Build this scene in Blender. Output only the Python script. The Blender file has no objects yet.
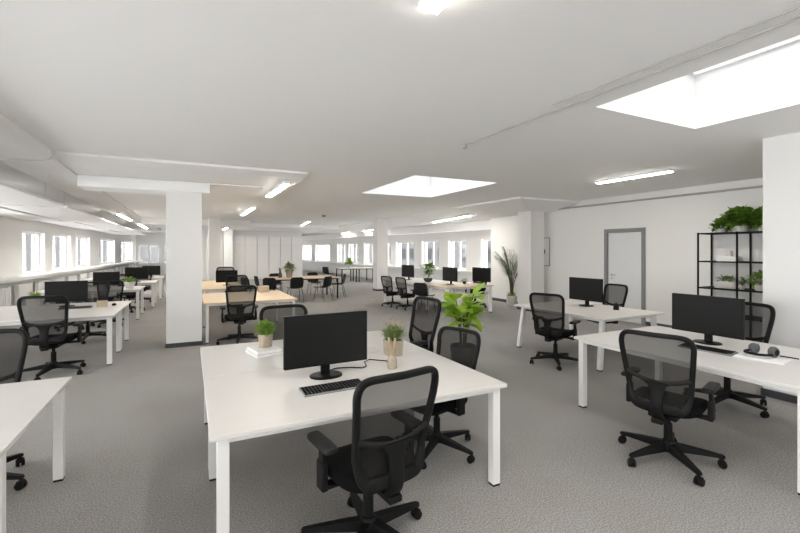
import bpy, bmesh, math, random
from mathutils import Vector, Matrix
R = math.radians
PI = math.pi
S = bpy.context.scene
COL = S.collection
rnd = random.Random(7)

# ------------------------------------------------------------------ materials
def new_mat(name, col, rough=0.5, metal=0.0, spec=0.5, bump=None, vary=None, emit=None):
    m = bpy.data.materials.new(name)
    m.use_nodes = True
    nt = m.node_tree
    b = nt.nodes['Principled BSDF']
    b.inputs['Base Color'].default_value = (*col, 1)
    b.inputs['Roughness'].default_value = rough
    b.inputs['Metallic'].default_value = metal
    b.inputs['Specular IOR Level'].default_value = spec
    if emit:
        b.inputs['Emission Color'].default_value = (*emit[0], 1)
        b.inputs['Emission Strength'].default_value = emit[1]
    if vary or bump:
        tc = nt.nodes.new('ShaderNodeTexCoord')
    if vary:      # (scale, amount, detail)
        n = nt.nodes.new('ShaderNodeTexNoise')
        n.inputs['Scale'].default_value = vary[0]
        n.inputs['Detail'].default_value = vary[2] if len(vary) > 2 else 4
        nt.links.new(tc.outputs['Object'], n.inputs['Vector'])
        r = nt.nodes.new('ShaderNodeValToRGB')
        a = vary[1]
        r.color_ramp.elements[0].position = 0.3
        r.color_ramp.elements[1].position = 0.7
        r.color_ramp.elements[0].color = (*[max(0, c * (1 - a)) for c in col], 1)
        r.color_ramp.elements[1].color = (*[min(1, c * (1 + a)) for c in col], 1)
        nt.links.new(n.outputs['Fac'], r.inputs['Fac'])
        nt.links.new(r.outputs['Color'], b.inputs['Base Color'])
    if bump:      # (scale, strength)
        n = nt.nodes.new('ShaderNodeTexNoise')
        n.inputs['Scale'].default_value = bump[0]
        n.inputs['Detail'].default_value = 5
        nt.links.new(tc.outputs['Object'], n.inputs['Vector'])
        bp = nt.nodes.new('ShaderNodeBump')
        bp.inputs['Strength'].default_value = bump[1]
        bp.inputs['Distance'].default_value = 0.01
        nt.links.new(n.outputs['Fac'], bp.inputs['Height'])
        nt.links.new(bp.outputs['Normal'], b.inputs['Normal'])
    return m

def mesh_fabric(name, col, fac, cell=420):
    m = bpy.data.materials.new(name)
    m.use_nodes = True
    nt = m.node_tree
    b = nt.nodes['Principled BSDF']
    b.inputs['Base Color'].default_value = (*col, 1)
    b.inputs['Roughness'].default_value = 0.85
    b.inputs['Specular IOR Level'].default_value = 0.1
    t = nt.nodes.new('ShaderNodeBsdfTransparent')
    mx = nt.nodes.new('ShaderNodeMixShader')
    mx.inputs[0].default_value = fac
    nt.links.new(t.outputs[0], mx.inputs[1])
    nt.links.new(b.outputs[0], mx.inputs[2])
    nt.links.new(mx.outputs[0], nt.nodes['Material Output'].inputs['Surface'])
    return m

def glass_mat(name, tint=(0.97, 0.985, 1.0), gloss=0.06):
    m = bpy.data.materials.new(name)
    m.use_nodes = True
    nt = m.node_tree
    nt.nodes.remove(nt.nodes['Principled BSDF'])
    t = nt.nodes.new('ShaderNodeBsdfTransparent')
    t.inputs[0].default_value = (*tint, 1)
    g = nt.nodes.new('ShaderNodeBsdfGlossy')
    g.inputs['Roughness'].default_value = 0.03
    mx = nt.nodes.new('ShaderNodeMixShader')
    mx.inputs[0].default_value = gloss
    nt.links.new(t.outputs[0], mx.inputs[1])
    nt.links.new(g.outputs[0], mx.inputs[2])
    nt.links.new(mx.outputs[0], nt.nodes['Material Output'].inputs['Surface'])
    return m

def carpet_mat():
    m = bpy.data.materials.new('grey_carpet')
    m.use_nodes = True
    nt = m.node_tree
    b = nt.nodes['Principled BSDF']
    b.inputs['Roughness'].default_value = 0.95
    b.inputs['Specular IOR Level'].default_value = 0.15
    tc = nt.nodes.new('ShaderNodeTexCoord')
    def noise(sc, det, ro=0.6):
        n = nt.nodes.new('ShaderNodeTexNoise')
        n.inputs['Scale'].default_value = sc
        n.inputs['Detail'].default_value = det
        n.inputs['Roughness'].default_value = ro
        nt.links.new(tc.outputs['Object'], n.inputs['Vector'])
        return n
    n1 = noise(100, 8, 0.9)
    n2 = noise(1.1, 3)
    r1 = nt.nodes.new('ShaderNodeValToRGB')
    r1.color_ramp.elements[0].position = 0.41
    r1.color_ramp.elements[1].position = 0.59
    r1.color_ramp.elements[0].color = (0.13, 0.126, 0.121, 1)
    r1.color_ramp.elements[1].color = (0.56, 0.543, 0.525, 1)
    nt.links.new(n1.outputs['Fac'], r1.inputs['Fac'])
    r2 = nt.nodes.new('ShaderNodeValToRGB')
    r2.color_ramp.elements[0].position = 0.35
    r2.color_ramp.elements[1].position = 0.65
    r2.color_ramp.elements[0].color = (0.93, 0.91, 0.885, 1)
    r2.color_ramp.elements[1].color = (1.0, 1.0, 1.0, 1)
    nt.links.new(n2.outputs['Fac'], r2.inputs['Fac'])
    mul = nt.nodes.new('ShaderNodeMixRGB')
    mul.blend_type = 'MULTIPLY'
    mul.inputs[0].default_value = 1
    nt.links.new(r1.outputs[0], mul.inputs[1])
    nt.links.new(r2.outputs[0], mul.inputs[2])
    nt.links.new(mul.outputs[0], b.inputs['Base Color'])
    bp = nt.nodes.new('ShaderNodeBump')
    bp.inputs['Strength'].default_value = 0.5
    bp.inputs['Distance'].default_value = 0.008
    nt.links.new(n1.outputs['Fac'], bp.inputs['Height'])
    nt.links.new(bp.outputs['Normal'], b.inputs['Normal'])
    return m

def wood_mat():
    m = bpy.data.materials.new('light_oak')
    m.use_nodes = True
    nt = m.node_tree
    b = nt.nodes['Principled BSDF']
    b.inputs['Roughness'].default_value = 0.45
    tc = nt.nodes.new('ShaderNodeTexCoord')
    mp = nt.nodes.new('ShaderNodeMapping')
    mp.inputs['Scale'].default_value = (1.2, 14, 14)
    n = nt.nodes.new('ShaderNodeTexNoise')
    n.inputs['Scale'].default_value = 3
    n.inputs['Detail'].default_value = 6
    r = nt.nodes.new('ShaderNodeValToRGB')
    r.color_ramp.elements[0].position = 0.3
    r.color_ramp.elements[1].position = 0.7
    r.color_ramp.elements[0].color = (0.66, 0.50, 0.33, 1)
    r.color_ramp.elements[1].color = (0.80, 0.65, 0.46, 1)
    nt.links.new(tc.outputs['Object'], mp.inputs['Vector'])
    nt.links.new(mp.outputs[0], n.inputs['Vector'])
    nt.links.new(n.outputs['Fac'], r.inputs['Fac'])
    nt.links.new(r.outputs[0], b.inputs['Base Color'])
    return m

def leaf_mat(name, c0, c1):
    m = new_mat(name, c0, 0.45, vary=(9, 0.0))
    nt = m.node_tree
    r = [n for n in nt.nodes if n.type == 'VALTORGB'][0]
    r.color_ramp.elements[0].color = (*c0, 1)
    r.color_ramp.elements[1].color = (*c1, 1)
    b = nt.nodes['Principled BSDF']
    tr = nt.nodes.new('ShaderNodeBsdfTranslucent')
    nt.links.new(r.outputs['Color'], tr.inputs[0])
    mx = nt.nodes.new('ShaderNodeMixShader')
    mx.inputs[0].default_value = 0.3
    nt.links.new(b.outputs[0], mx.inputs[1])
    nt.links.new(tr.outputs[0], mx.inputs[2])
    nt.links.new(mx.outputs[0], nt.nodes['Material Output'].inputs['Surface'])
    return m

M = {
    'wall': new_mat('white_wall_paint', (0.80, 0.79, 0.775), 0.85, bump=(60, 0.04)),
    'ceil': new_mat('white_ceiling_paint', (0.89, 0.885, 0.88), 0.9, bump=(40, 0.03)),
    'trimw': new_mat('white_trim', (0.82, 0.82, 0.815), 0.5),
    'dark_trim': new_mat('dark_grey_baseboard', (0.05, 0.05, 0.052), 0.6),
    'carpet': carpet_mat(),
    'desk': new_mat('white_desk_laminate', (0.67, 0.645, 0.615), 0.42, spec=0.3, vary=(3, 0.015)),
    'legw': new_mat('white_powder_coat', (0.82, 0.81, 0.79), 0.42),
    'wood': wood_mat(),
    'plastic': new_mat('black_plastic', (0.008, 0.008, 0.008), 0.5, spec=0.16),
    'plastic2': new_mat('charcoal_plastic', (0.014, 0.014, 0.014), 0.5, spec=0.18),
    'fabric': new_mat('black_seat_fabric', (0.006, 0.006, 0.006), 0.95, spec=0.08, bump=(700, 0.3)),
    'mesh': mesh_fabric('black_mesh_fabric', (0.020, 0.019, 0.018), 0.71),
    'screen': new_mat('dark_screen', (0.010, 0.010, 0.010), 0.38, spec=0.16),
    'bezel': new_mat('black_bezel', (0.006, 0.006, 0.006), 0.4, spec=0.15),
    'key': new_mat('dark_keys', (0.24, 0.24, 0.242), 0.5, spec=0.2),
    'silver': new_mat('silver_edge', (0.55, 0.55, 0.56), 0.35, metal=0.6),
    'pot': new_mat('beige_stone_pot', (0.37, 0.31, 0.235), 0.85, vary=(40, 0.12), bump=(90, 0.25)),
    'potw': new_mat('pale_ceramic_pot', (0.68, 0.66, 0.62), 0.6, vary=(30, 0.05)),
    'potd': new_mat('dark_grey_pot', (0.06, 0.06, 0.065), 0.6),
    'soil': new_mat('potting_soil', (0.035, 0.025, 0.018), 0.95, bump=(120, 0.6)),
    'grass': leaf_mat('grass_green', (0.12, 0.24, 0.025), (0.30, 0.46, 0.06)),
    'sage': leaf_mat('sage_green', (0.12, 0.20, 0.05), (0.30, 0.37, 0.13)),
    'lime': leaf_mat('lime_green', (0.26, 0.46, 0.025), (0.50, 0.70, 0.07)),
    'deep': leaf_mat('deep_green', (0.07, 0.17, 0.018), (0.20, 0.36, 0.04)),
    'palm': leaf_mat('palm_green', (0.04, 0.085, 0.02), (0.12, 0.19, 0.05)),
    'stem': new_mat('plant_stem', (0.12, 0.10, 0.05), 0.7),
    'pink': new_mat('dried_blossom', (0.36, 0.25, 0.16), 0.8),
    'paper': new_mat('white_paper', (0.82, 0.81, 0.80), 0.7),
    'cover': new_mat('grey_book_cover', (0.62, 0.61, 0.60), 0.6),
    'reed': new_mat('pale_reed', (0.42, 0.32, 0.21), 0.8),
    'doorw': new_mat('door_leaf_paint', (0.72, 0.73, 0.74), 0.5),
    'doorf': new_mat('grey_door_frame', (0.23, 0.235, 0.24), 0.5),
    'steel': new_mat('brushed_steel', (0.45, 0.45, 0.45), 0.3, metal=0.9),
    'blackm': new_mat('black_metal', (0.008, 0.008, 0.008), 0.5, spec=0.15),
    'greym': new_mat('dark_grey_metal', (0.10, 0.10, 0.105), 0.45, metal=0.5),
    'foam': new_mat('grey_ear_cushion', (0.10, 0.10, 0.105), 0.8),
    'glass': glass_mat('window_glass'),
    'dim_glass': glass_mat('dimmed_window_glass', (0.62, 0.625, 0.63)),  # tint added to dim the daylight so the windows keep their detail
    'lamp_dim': new_mat('lamp_diffuser_soft', (0.85, 0.85, 0.83), 0.5, emit=((1.0, 0.97, 0.92), 5.0)),  # weak glow added to brighten the far room
    'tint': glass_mat('grey_tinted_glass', (0.33, 0.335, 0.34)),  # tint added to hold back light from the glazing behind the camera
    'dim_roof_glass': glass_mat('dimmed_roof_glazing', (0.40, 0.405, 0.41)),  # tint added to cut the roof lights' brightness on the desks
    'lamp': new_mat('lamp_diffuser', (0.9, 0.9, 0.88), 0.5, emit=((1.0, 0.95, 0.87), 15.0)),
    'art': new_mat('ink_black', (0.03, 0.03, 0.03), 0.8),
    'kraft': new_mat('kraft_box', (0.50, 0.40, 0.29), 0.8),
    'conduit': new_mat('pale_conduit', (0.40, 0.39, 0.38), 0.5),
    'facade': new_mat('grey_brick_render', (0.072, 0.072, 0.075), 0.9),
    'facade_dark': new_mat('facade_window', (0.022, 0.022, 0.024), 0.5, spec=0.15),
}

# ------------------------------------------------------------------ mesh builder
class B:
    def __init__(self):
        self.bm = bmesh.new()
    def quad(self, *p):
        return self.bm.faces.new([self.bm.verts.new(q) for q in p])
    def hexa(self, p):           # 8 points: bottom 4 ccw, top 4 ccw
        v = [self.bm.verts.new(q) for q in p]
        for f in ((3, 2, 1, 0), (4, 5, 6, 7), (0, 1, 5, 4), (1, 2, 6, 5), (2, 3, 7, 6), (3, 0, 4, 7)):
            self.bm.faces.new([v[i] for i in f])
        return self
    def box(self, x0, x1, y0, y1, z0, z1):
        return self.hexa([(x0, y0, z0), (x1, y0, z0), (x1, y1, z0), (x0, y1, z0),
                          (x0, y0, z1), (x1, y0, z1), (x1, y1, z1), (x0, y1, z1)])
    def rings(self, rings, closed=True, cap0=True, cap1=True):
        vs = [[self.bm.verts.new(p) for p in r] for r in rings]
        n = len(vs[0])
        for a, b in zip(vs, vs[1:]):
            for i in range(n if closed else n - 1):
                j = (i + 1) % n
                self.bm.faces.new((a[i], a[j], b[j], b[i]))
        if closed and cap0: self.bm.faces.new(list(reversed(vs[0])))
        if closed and cap1: self.bm.faces.new(vs[-1])
        return self
    def cyl(self, p0, p1, r0, r1=None, seg=12):
        r1 = r0 if r1 is None else r1
        p0, p1 = Vector(p0), Vector(p1)
        d = (p1 - p0).normalized()
        u = d.orthogonal().normalized(); w = d.cross(u)
        ring = lambda c, r: [c + (u * math.cos(2 * PI * i / seg) + w * math.sin(2 * PI * i / seg)) * r for i in range(seg)]
        return self.rings([ring(p0, r0), ring(p1, r1)])
    def lathe(self, prof, c=(0, 0, 0), seg=20, cap0=True, cap1=True):
        return self.rings([[(c[0] + r * math.cos(2 * PI * i / seg), c[1] + r * math.sin(2 * PI * i / seg), c[2] + z)
                            for i in range(seg)] for r, z in prof], True, cap0, cap1)
    def tube(self, pts, r, seg=8, closed=False, sx=1.0, up=None):
        # sweep of an elliptic section (sx stretches along the 'up'-cross axis)
        pts = [Vector(p) for p in pts]
        n = len(pts); rs = r if isinstance(r, (list, tuple)) else [r] * n
        out = []
        pu = None
        for i, p in enumerate(pts):
            a = pts[(i - 1) % n] if (closed or i > 0) else p
            b = pts[(i + 1) % n] if (closed or i < n - 1) else p
            d = (b - a).normalized()
            if up is not None:
                u = Vector(up) - d * d.dot(Vector(up)); u.normalize()
            elif pu is None:
                u = d.orthogonal().normalized()
            else:
                u = (pu - d * pu.dot(d)).normalized()
            pu = u
            w = d.cross(u)
            out.append([p + (u * math.cos(2 * PI * k / seg) + w * sx * math.sin(2 * PI * k / seg)) * rs[i] for k in range(seg)])
        if closed:
            out.append(out[0])
            return self.rings_loop(out[:-1])
        return self.rings(out)
    def rings_loop(self, rings):
        vs = [[self.bm.verts.new(p) for p in r] for r in rings]
        n = len(vs[0]); m = len(vs)
        for a in range(m):
            b = (a + 1) % m
            for i in range(n):
                j = (i + 1) % n
                self.bm.faces.new((vs[a][i], vs[a][j], vs[b][j], vs[b][i]))
        return self
    def pad(self, cx, cy, rx, ry, prof, ex=4.0, seg=36, fn=None):
        # stack of superellipse rings; prof = [(inset, z)]; fn maps a point
        rings = []
        for ins, z in prof:
            ring = []
            for i in range(seg):
                a = 2 * PI * i / seg
                c, s = math.cos(a), math.sin(a)
                x = (rx - ins) * math.copysign(abs(c) ** (2 / ex), c)
                y = (ry - ins) * math.copysign(abs(s) ** (2 / ex), s)
                p = (cx + x, cy + y, z)
                ring.append(fn(*p) if fn else p)
            rings.append(ring)
        return self.rings(rings)
    def prism(self, poly, z0, z1):
        return self.rings([[(x, y, z0) for x, y in poly], [(x, y, z1) for x, y in poly]])
    def leaf(self, base, d, up, L, W, droop=0.3, n=4, fold=0.25):
        base = Vector(base); d = Vector(d).normalized(); up = Vector(up)
        side = d.cross(up)
        if side.length < 1e-4: side = d.orthogonal()
        side.normalize(); nrm = side.cross(d).normalized()
        lv = []
        for i in range(n + 1):
            t = i / n
            w = W * 0.5 * math.sin(PI * min(1, (t * 0.92 + 0.06))) ** 0.8
            c = base + d * L * t - Vector((0, 0, 1)) * droop * L * t * t
            e = nrm * (fold * w)
            lv.append([self.bm.verts.new(c - side * w + e), self.bm.verts.new(c), self.bm.verts.new(c + side * w + e)])
        for a, b in zip(lv, lv[1:]):
            self.bm.faces.new((a[0], a[1], b[1], b[0])); self.bm.faces.new((a[1], a[2], b[2], b[1]))
        return self
    def blade(self, base, d, L, W, droop=0.4, n=3):
        base = Vector(base); d = Vector(d).normalized()
        side = d.cross(Vector((0, 0, 1)))
        if side.length < 0.05: side = Vector((rnd.uniform(-1, 1), rnd.uniform(-1, 1), 0))
        side.normalize()
        h = Vector((d.x, d.y, 0))
        pv = None
        for i in range(n + 1):
            t = i / n
            w = W * 0.5 * (1 - t) ** 0.6
            c = base + d * L * t + h * droop * L * t * t - Vector((0, 0, 1)) * droop * 0.6 * L * t * t
            v = (self.bm.verts.new(c - side * w), self.bm.verts.new(c + side * w))
            if pv: self.bm.faces.new((pv[0], pv[1], v[1], v[0]))
            pv = v
        return self
    def build(self, name, mat, parent=None, smooth=False, bevel=0.0, loc=None, rotz=0, bseg=2):
        bmesh.ops.recalc_face_normals(self.bm, faces=self.bm.faces)
        me = bpy.data.meshes.new(name)
        self.bm.to_mesh(me); self.bm.free()
        if smooth:
            for p in me.polygons: p.use_smooth = True
        if smooth and hasattr(me, 'set_sharp_from_angle'):
            me.set_sharp_from_angle(angle=R(50))
        me.materials.append(M[mat] if isinstance(mat, str) else mat)
        o = bpy.data.objects.new(name, me)
        COL.objects.link(o)
        if parent: o.parent = parent
        if loc: o.location = loc
        if rotz: o.rotation_euler.z = rotz
        if bevel:
            md = o.modifiers.new('bevel', 'BEVEL')
            md.width = bevel; md.segments = bseg; md.limit_method = 'ANGLE'; md.angle_limit = R(40)
        return o

def tag(o, label, cat, group=None):
    o['label'] = label; o['category'] = cat
    if group: o['group'] = group
    return o
def thing(name, label, cat, loc=(0, 0, 0), rotz=0.0, group=None, scale=1.0):
    o = bpy.data.objects.new(name, None)
    o.empty_display_size = 0.2
    COL.objects.link(o)
    o.location = loc; o.rotation_euler = (0, 0, rotz); o.scale = (scale,) * 3
    return tag(o, label, cat, group)
def struct(name, b, mat, bevel=0.0, smooth=False):
    o = b.build(name, mat, bevel=bevel, smooth=smooth)
    o['kind'] = 'structure'
    return o
def dup(root, loc, rotz, label, group=None, scale=1.0):
    def cp(o, parent):
        c = o.copy(); COL.objects.link(c)
        if parent: c.parent = parent
        for ch in o.children: cp(ch, c)
        return c
    r = cp(root, None)
    r.location = loc; r.rotation_euler = (0, 0, rotz); r.scale = (scale,) * 3
    r['label'] = label
    if group: r['group'] = group
    elif 'group' in r: del r['group']
    return r

# ------------------------------------------------------------------ the room
H = 3.0
def wall_line(A, Bp, z0, z1, th, openings, side=1):
    """a wall from A to Bp, thickness th on the given side; openings (s0,s1,za,zb). Returns mesh builder and frame fn"""
    A = Vector((A[0], A[1], 0)); Bv = Vector((Bp[0], Bp[1], 0))
    u = (Bv - A).normalized(); n = Vector((-u.y, u.x, 0)) * side
    L = (Bv - A).length
    def P(s, o, z): return tuple(A + u * s + n * o + Vector((0, 0, z)))
    def blk(b, s0, s1, o0, o1, za, zb):
        b.hexa([P(s0, o0, za), P(s1, o0, za), P(s1, o1, za), P(s0, o1, za), P(s0, o0, zb), P(s1, o0, zb), P(s1, o1, zb), P(s0, o1, zb)])
    b = B(); s = 0
    for (a, c, za, zb) in sorted(openings):
        if a > s: blk(b, s, a, 0, th, z0, z1)
        if za > z0: blk(b, a, c, 0, th, z0, za)
        if zb < z1: blk(b, a, c, 0, th, zb, z1)
        s = c
    if s < L: blk(b, s, L, 0, th, z0, z1)
    return b, blk, L

win_n = [0]
def window(blk, a, c, za, zb, mull=(0.5,), off=0.16, pane='glass'):
    win_n[0] += 1
    f = B(); w = 0.055
    blk(f, a, a + w, off, off + 0.07, za, zb); blk(f, c - w, c, off, off + 0.07, za, zb)
    blk(f, a + w, c - w, off, off + 0.07, za, za + w); blk(f, a + w, c - w, off, off + 0.07, zb - w, zb)
    for m in mull:
        s = a + (c - a) * m
        blk(f, s - 0.05, s + 0.05, off, off + 0.07, za + w, zb - w)
    o = f.build('window_%d' % win_n[0], 'trimw'); o['kind'] = 'structure'
    p = B(); blk(p, a + w * 0.5, c - w * 0.5, off + 0.03, off + 0.036, za + w * 0.5, zb - w * 0.5)
    g = p.build('window_pane', pane, o)
    return o

# floor
b = B(); b.box(-5.9, 11.4, -3.3, 36.4, -0.1, 0.0); struct('floor', b, 'carpet')

# ceiling with two roof-light openings
SK = [(3.30, 4.85, -0.9, 2.62), (3.5, 5.32, 6.42, 8.95)]
xs = [-5.9, 3.30, 3.5, 4.85, 5.32, 11.4]
ys = [-3.3, -0.9, 2.62, 6.42, 8.95, 36.4]
b = B()
for i in range(5):
    for j in range(5):
        cx, cy = (xs[i] + xs[i + 1]) / 2, (ys[j] + ys[j + 1]) / 2
        if any(x0 < cx < x1 and y0 < cy < y1 for x0, x1, y0, y1 in SK): continue
        b.box(xs[i], xs[i + 1], ys[j], ys[j + 1], H, H + 0.25)
struct('ceiling', b, 'ceil')
for k, (x0, x1, y0, y1) in enumerate(SK):
    b = B(); t = 0.05; zt = H + 0.62
    b.box(x0 - t, x0, y0 - t, y1 + t, H + 0.25, zt); b.box(x1, x1 + t, y0 - t, y1 + t, H + 0.25, zt)
    b.box(x0, x1, y0 - t, y0, H + 0.25, zt); b.box(x0, x1, y1, y1 + t, H + 0.25, zt)
    struct('trim_roof_light_%d' % (k + 1), b, 'trimw')
    b = B()
    b.box(x0, x1, y0, y0 + .05, zt - .06, zt); b.box(x0, x1, y1 - .05, y1, zt - .06, zt)
    b.box(x0, x0 + .05, y0 + .05, y1 - .05, zt - .06, zt); b.box(x1 - .05, x1, y0 + .05, y1 - .05, zt - .06, zt)
    win_n[0] += 1
    o = struct('window_%d' % win_n[0], b, 'trimw')
    p = B(); p.box(x0 + .04, x1 - .04, y0 + .04, y1 - .04, zt - .035, zt - .025); p.build('window_pane', 'dim_roof_glass', o)

# dropped ceilings and beams
b = B()
prof = [(6.95, 2.999), (6.95, 2.965), (7.2, 2.925), (8.24, 2.905), (26, 2.9), (26, 2.999)]
b.rings([[(x, y, z) for y, z in prof] for x in (-1.6, 1.75)]); struct('ceiling_drop_left', b, 'ceil')
b = B(); b.box(-1.6, 0.32, 8.25, 8.85, 2.72, 2.899); b.box(0.321, 1.25, 8.25, 8.85, 2.875, 2.899); struct('ceiling_beam_middle', b, 'ceil', 0.01)
b = B(); b.box(-1.6, 2.2, 18.0, 18.6, 2.66, 2.899); struct('ceiling_beam_back', b, 'ceil', 0.01)
b = B(); b.box(7.15, 11.3, 7.8, 36.2, 2.95, 2.999)
b.hexa([(8.2, 8.7, 2.78), (11.3, 8.7, 2.78), (11.3, 36.2, 2.78), (8.2, 36.2, 2.78), (7.15, 7.8, 2.9499), (11.3, 7.8, 2.9499), (11.3, 36.2, 2.9499), (7.15, 36.2, 2.9499)])
struct('ceiling_drop_right', b, 'ceil', 0.004)
b = B(); b.box(1.76, 7.14, 21.5, 36.2, 2.84, 2.999); struct('ceiling_drop_back', b, 'ceil')
# long beam on the left: deeper near part with a rounded nose, slimmer duct behind
b = B()
prof = [(-2.22, 2.998), (-2.22, 2.87), (-2.16, 2.845), (-1.76, 2.835), (-1.66, 2.86), (-1.61, 2.91), (-1.6, 2.95), (-1.6, 2.998)]
b.rings([[(x, y, z) for x, z in prof] for y in (-3.0, 6.8)] + [[(-1.9 + (x + 1.9) * .96, 6.93, 2.93 + (z - 2.93) * .8) for x, z in prof]])
struct('ceiling_beam_left', b, 'ceil', smooth=True)
b = B()
prof = [(-2.22, 2.998), (-2.22, 2.86), (-2.15, 2.83), (-1.75, 2.85), (-1.62, 2.89), (-1.6, 2.998)]
b.rings([[(x, y, z) for x, z in prof] for y in (6.95, 30)])
struct('ceiling_duct_left', b, 'ceil', smooth=True)

# left window wall (slightly turned)
def xl(y): return -4.42 + 0.0475 * (y - 17.1)
LA, LB = (xl(-3.2), -3.2), (xl(36.2), 36.2)
Llen = math.hypot(LB[0] - LA[0], LB[1] - LA[1])
kl = Llen / (36.2 + 3.2)
def sl(y): return (y + 3.2) * kl
wl = [(-2.7, -0.2), (0.0, 2.5), (2.7, 5.2), (5.4, 7.9), (8.1, 10.6), (10.8, 13.3), (16.18, 18.03), (18.75, 20.84), (21.5, 23.63), (25.4, 28.9), (30.6, 34.6)]
op = [(sl(a), sl(c), 0.97, 2.27) if a > 14 else (sl(a), sl(c), 0.97, 2.42) for a, c in wl]  # unseen near windows made larger to let in more light
b, blkL, _ = wall_line(LA, LB, 0, H, 0.35, op, side=1)
struct('wall_left', b, 'wall')
for a, c, za, zb in op:
    window(blkL, a, c, za, zb, (0.42, 0.80), pane='glass' if a < sl(5) else 'dim_glass')
b = B(); blkL(b, 0.05, Llen - 0.3, -0.38, 0.0, 0.86, 0.95); struct('trim_window_ledge_left', b, 'trimw', 0.006)
b = B()
for k in range(26):
    s = 1.0 + k * 1.45
    if s > Llen - 1.5: break
    for q in range(9):
        blkL(b, s + q * 0.11, s + q * 0.11 + 0.085, -0.26, -0.16, 0.14, 0.72)
    blkL(b, s, s + 0.965, -0.24, -0.18, 0.16, 0.2); blkL(b, s, s + 0.965, -0.24, -0.18, 0.66, 0.7)
    blkL(b, s + 0.2, s + 0.26, -0.24, 0.0, 0.2, 0.24); blkL(b, s + 0.7, s + 0.76, -0.24, 0.0, 0.2, 0.24)
struct('trim_radiator_left', b, 'trimw')

# far wall with windows
wf = [(-3.35, -2.05), (-1.75, -0.45), (6.7, 7.75)]
op = [(x0 + 4.2, x1 + 4.2, 0.75, 2.05) for x0, x1 in wf]
b, blk, _ = wall_line((-4.2, 36.0), (11.3, 36.0), 0, H, 0.35, op, side=1)
struct('wall_far', b, 'wall')
for o_ in op: window(blk, *o_, pane='dim_glass')

# middle block carrying the tall cabinets
b = B(); b.box(0.55, 6.2, 26.0, 26.3, 0, H); b.box(5.9, 6.2, 26.3, 36, 0, H); struct('wall_middle', b, 'wall')

# right wall with door, then the window wall beyond it
b = B(); b.box(9.2, 11.3, -3.2, 6.06, 0, H); b.box(9.2, 11.3, 6.99, 11.45, 0, H); b.box(9.2, 11.3, 6.06, 6.99, 2.15, H); b.box(9.45, 11.3, 6.06, 6.99, 0, 2.15)
struct('wall_right', b, 'wall')
b = B(); b.box(6.0, 9.19, -3.2, 2.5, 0, H); struct('wall_pier', b, 'wall')
b = B(); b.box(5.985, 6.0, -3.2, 2.515, 0, 0.085); b.box(6.0, 9.19, 2.5, 2.515, 0, 0.085); struct('baseboard_pier', b, 'dark_trim')
b = B(); b.box(9.185, 9.2, 2.53, 5.99, 0, 0.09); b.box(9.185, 9.2, 7.06, 11.465, 0, 0.09); b.box(9.2, 10.2, 11.45, 11.465, 0, 0.09); struct('baseboard_right', b, 'dark_trim')

RA, RB = (10.8, 11.2), (8.17, 36.2)
ru = Vector((RB[0] - RA[0], RB[1] - RA[1])); Rlen = ru.length; kr = Rlen / (36.2 - 11.2)
def sr(y): return (y - 11.2) * kr
wr = [(12.4, 13.73), (14.63, 15.82), (16.49, 17.83), (18.51, 20.2), (20.75, 21.9), (22.35, 23.85), (24.6, 26.0), (26.3, 27.77), (29.06, 31.85), (32.7, 35.2)]
op = [(sr(a), sr(c), 0.86, 2.12) for a, c in wr]
b, blkR, _ = wall_line(RA, RB, 0, 2.9, 0.35, op, side=-1)
struct('wall_right_window', b, 'wall')
for o_ in op: window(blkR, *o_, pane='dim_glass')
b = B(); blkR(b, 0.4, Rlen - 0.3, -0.34, 0, 0.76, 0.84); struct('trim_window_ledge_right', b, 'trimw')
b = B(); blkR(b, 0.3, Rlen - 0.3, -0.98, -0.62, 2.46, 2.779); struct('ceiling_beam_window_right', b, 'ceil')
b = B(); blkR(b, 0.3, Rlen - 0.3, -0.14, -0.02, 0.1, 0.75); struct('trim_parapet_panel_right', b, 'trimw')

# unseen wall behind the camera, full-height glazing added to light the ceiling
op = [(0.4, 3.0, 0.08, 2.92), (3.1, 5.8, 0.08, 2.92), (5.9, 8.6, 0.08, 2.92), (8.7, 11.4, 0.08, 2.92)]
b, blk, _ = wall_line((-5.7, -3.0), (6.0, -3.0), 0, H, 0.3, op, side=-1)
struct('wall_near', b, 'wall')
for o_ in op: window(blk, *o_, pane='tint')

# columns
def column(name, x0, x1, y0, y1, z1, base=True):
    b = B(); b.box(x0, x1, y0, y1, 0, z1); o = struct(name, b, 'wall', 0.006)
    if base:
        b = B(); t = 0.012
        b.box(x0 - t, x1 + t, y0 - t, y0, 0, .075); b.box(x0 - t, x1 + t, y1, y1 + t, 0, .075)
        b.box(x0 - t, x0, y0, y1, 0, .075); b.box(x1, x1 + t, y0, y1, 0, .075)
        struct('baseboard_' + name, b, 'dark_trim')
column('column_left', -0.37, 0.19, 8.31, 8.83, 2.72)
column('column_right', 8.43, 8.92, 8.76, 9.30, 2.785)
column('column_back', 6.92, 7.40, 15.95, 16.4, 2.999)
column('column_far', 1.66, 2.12, 25.0, 25.5, 2.839)
column('column_far_left', 0.62, 1.02, 17.0, 17.4, 2.899)

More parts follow.
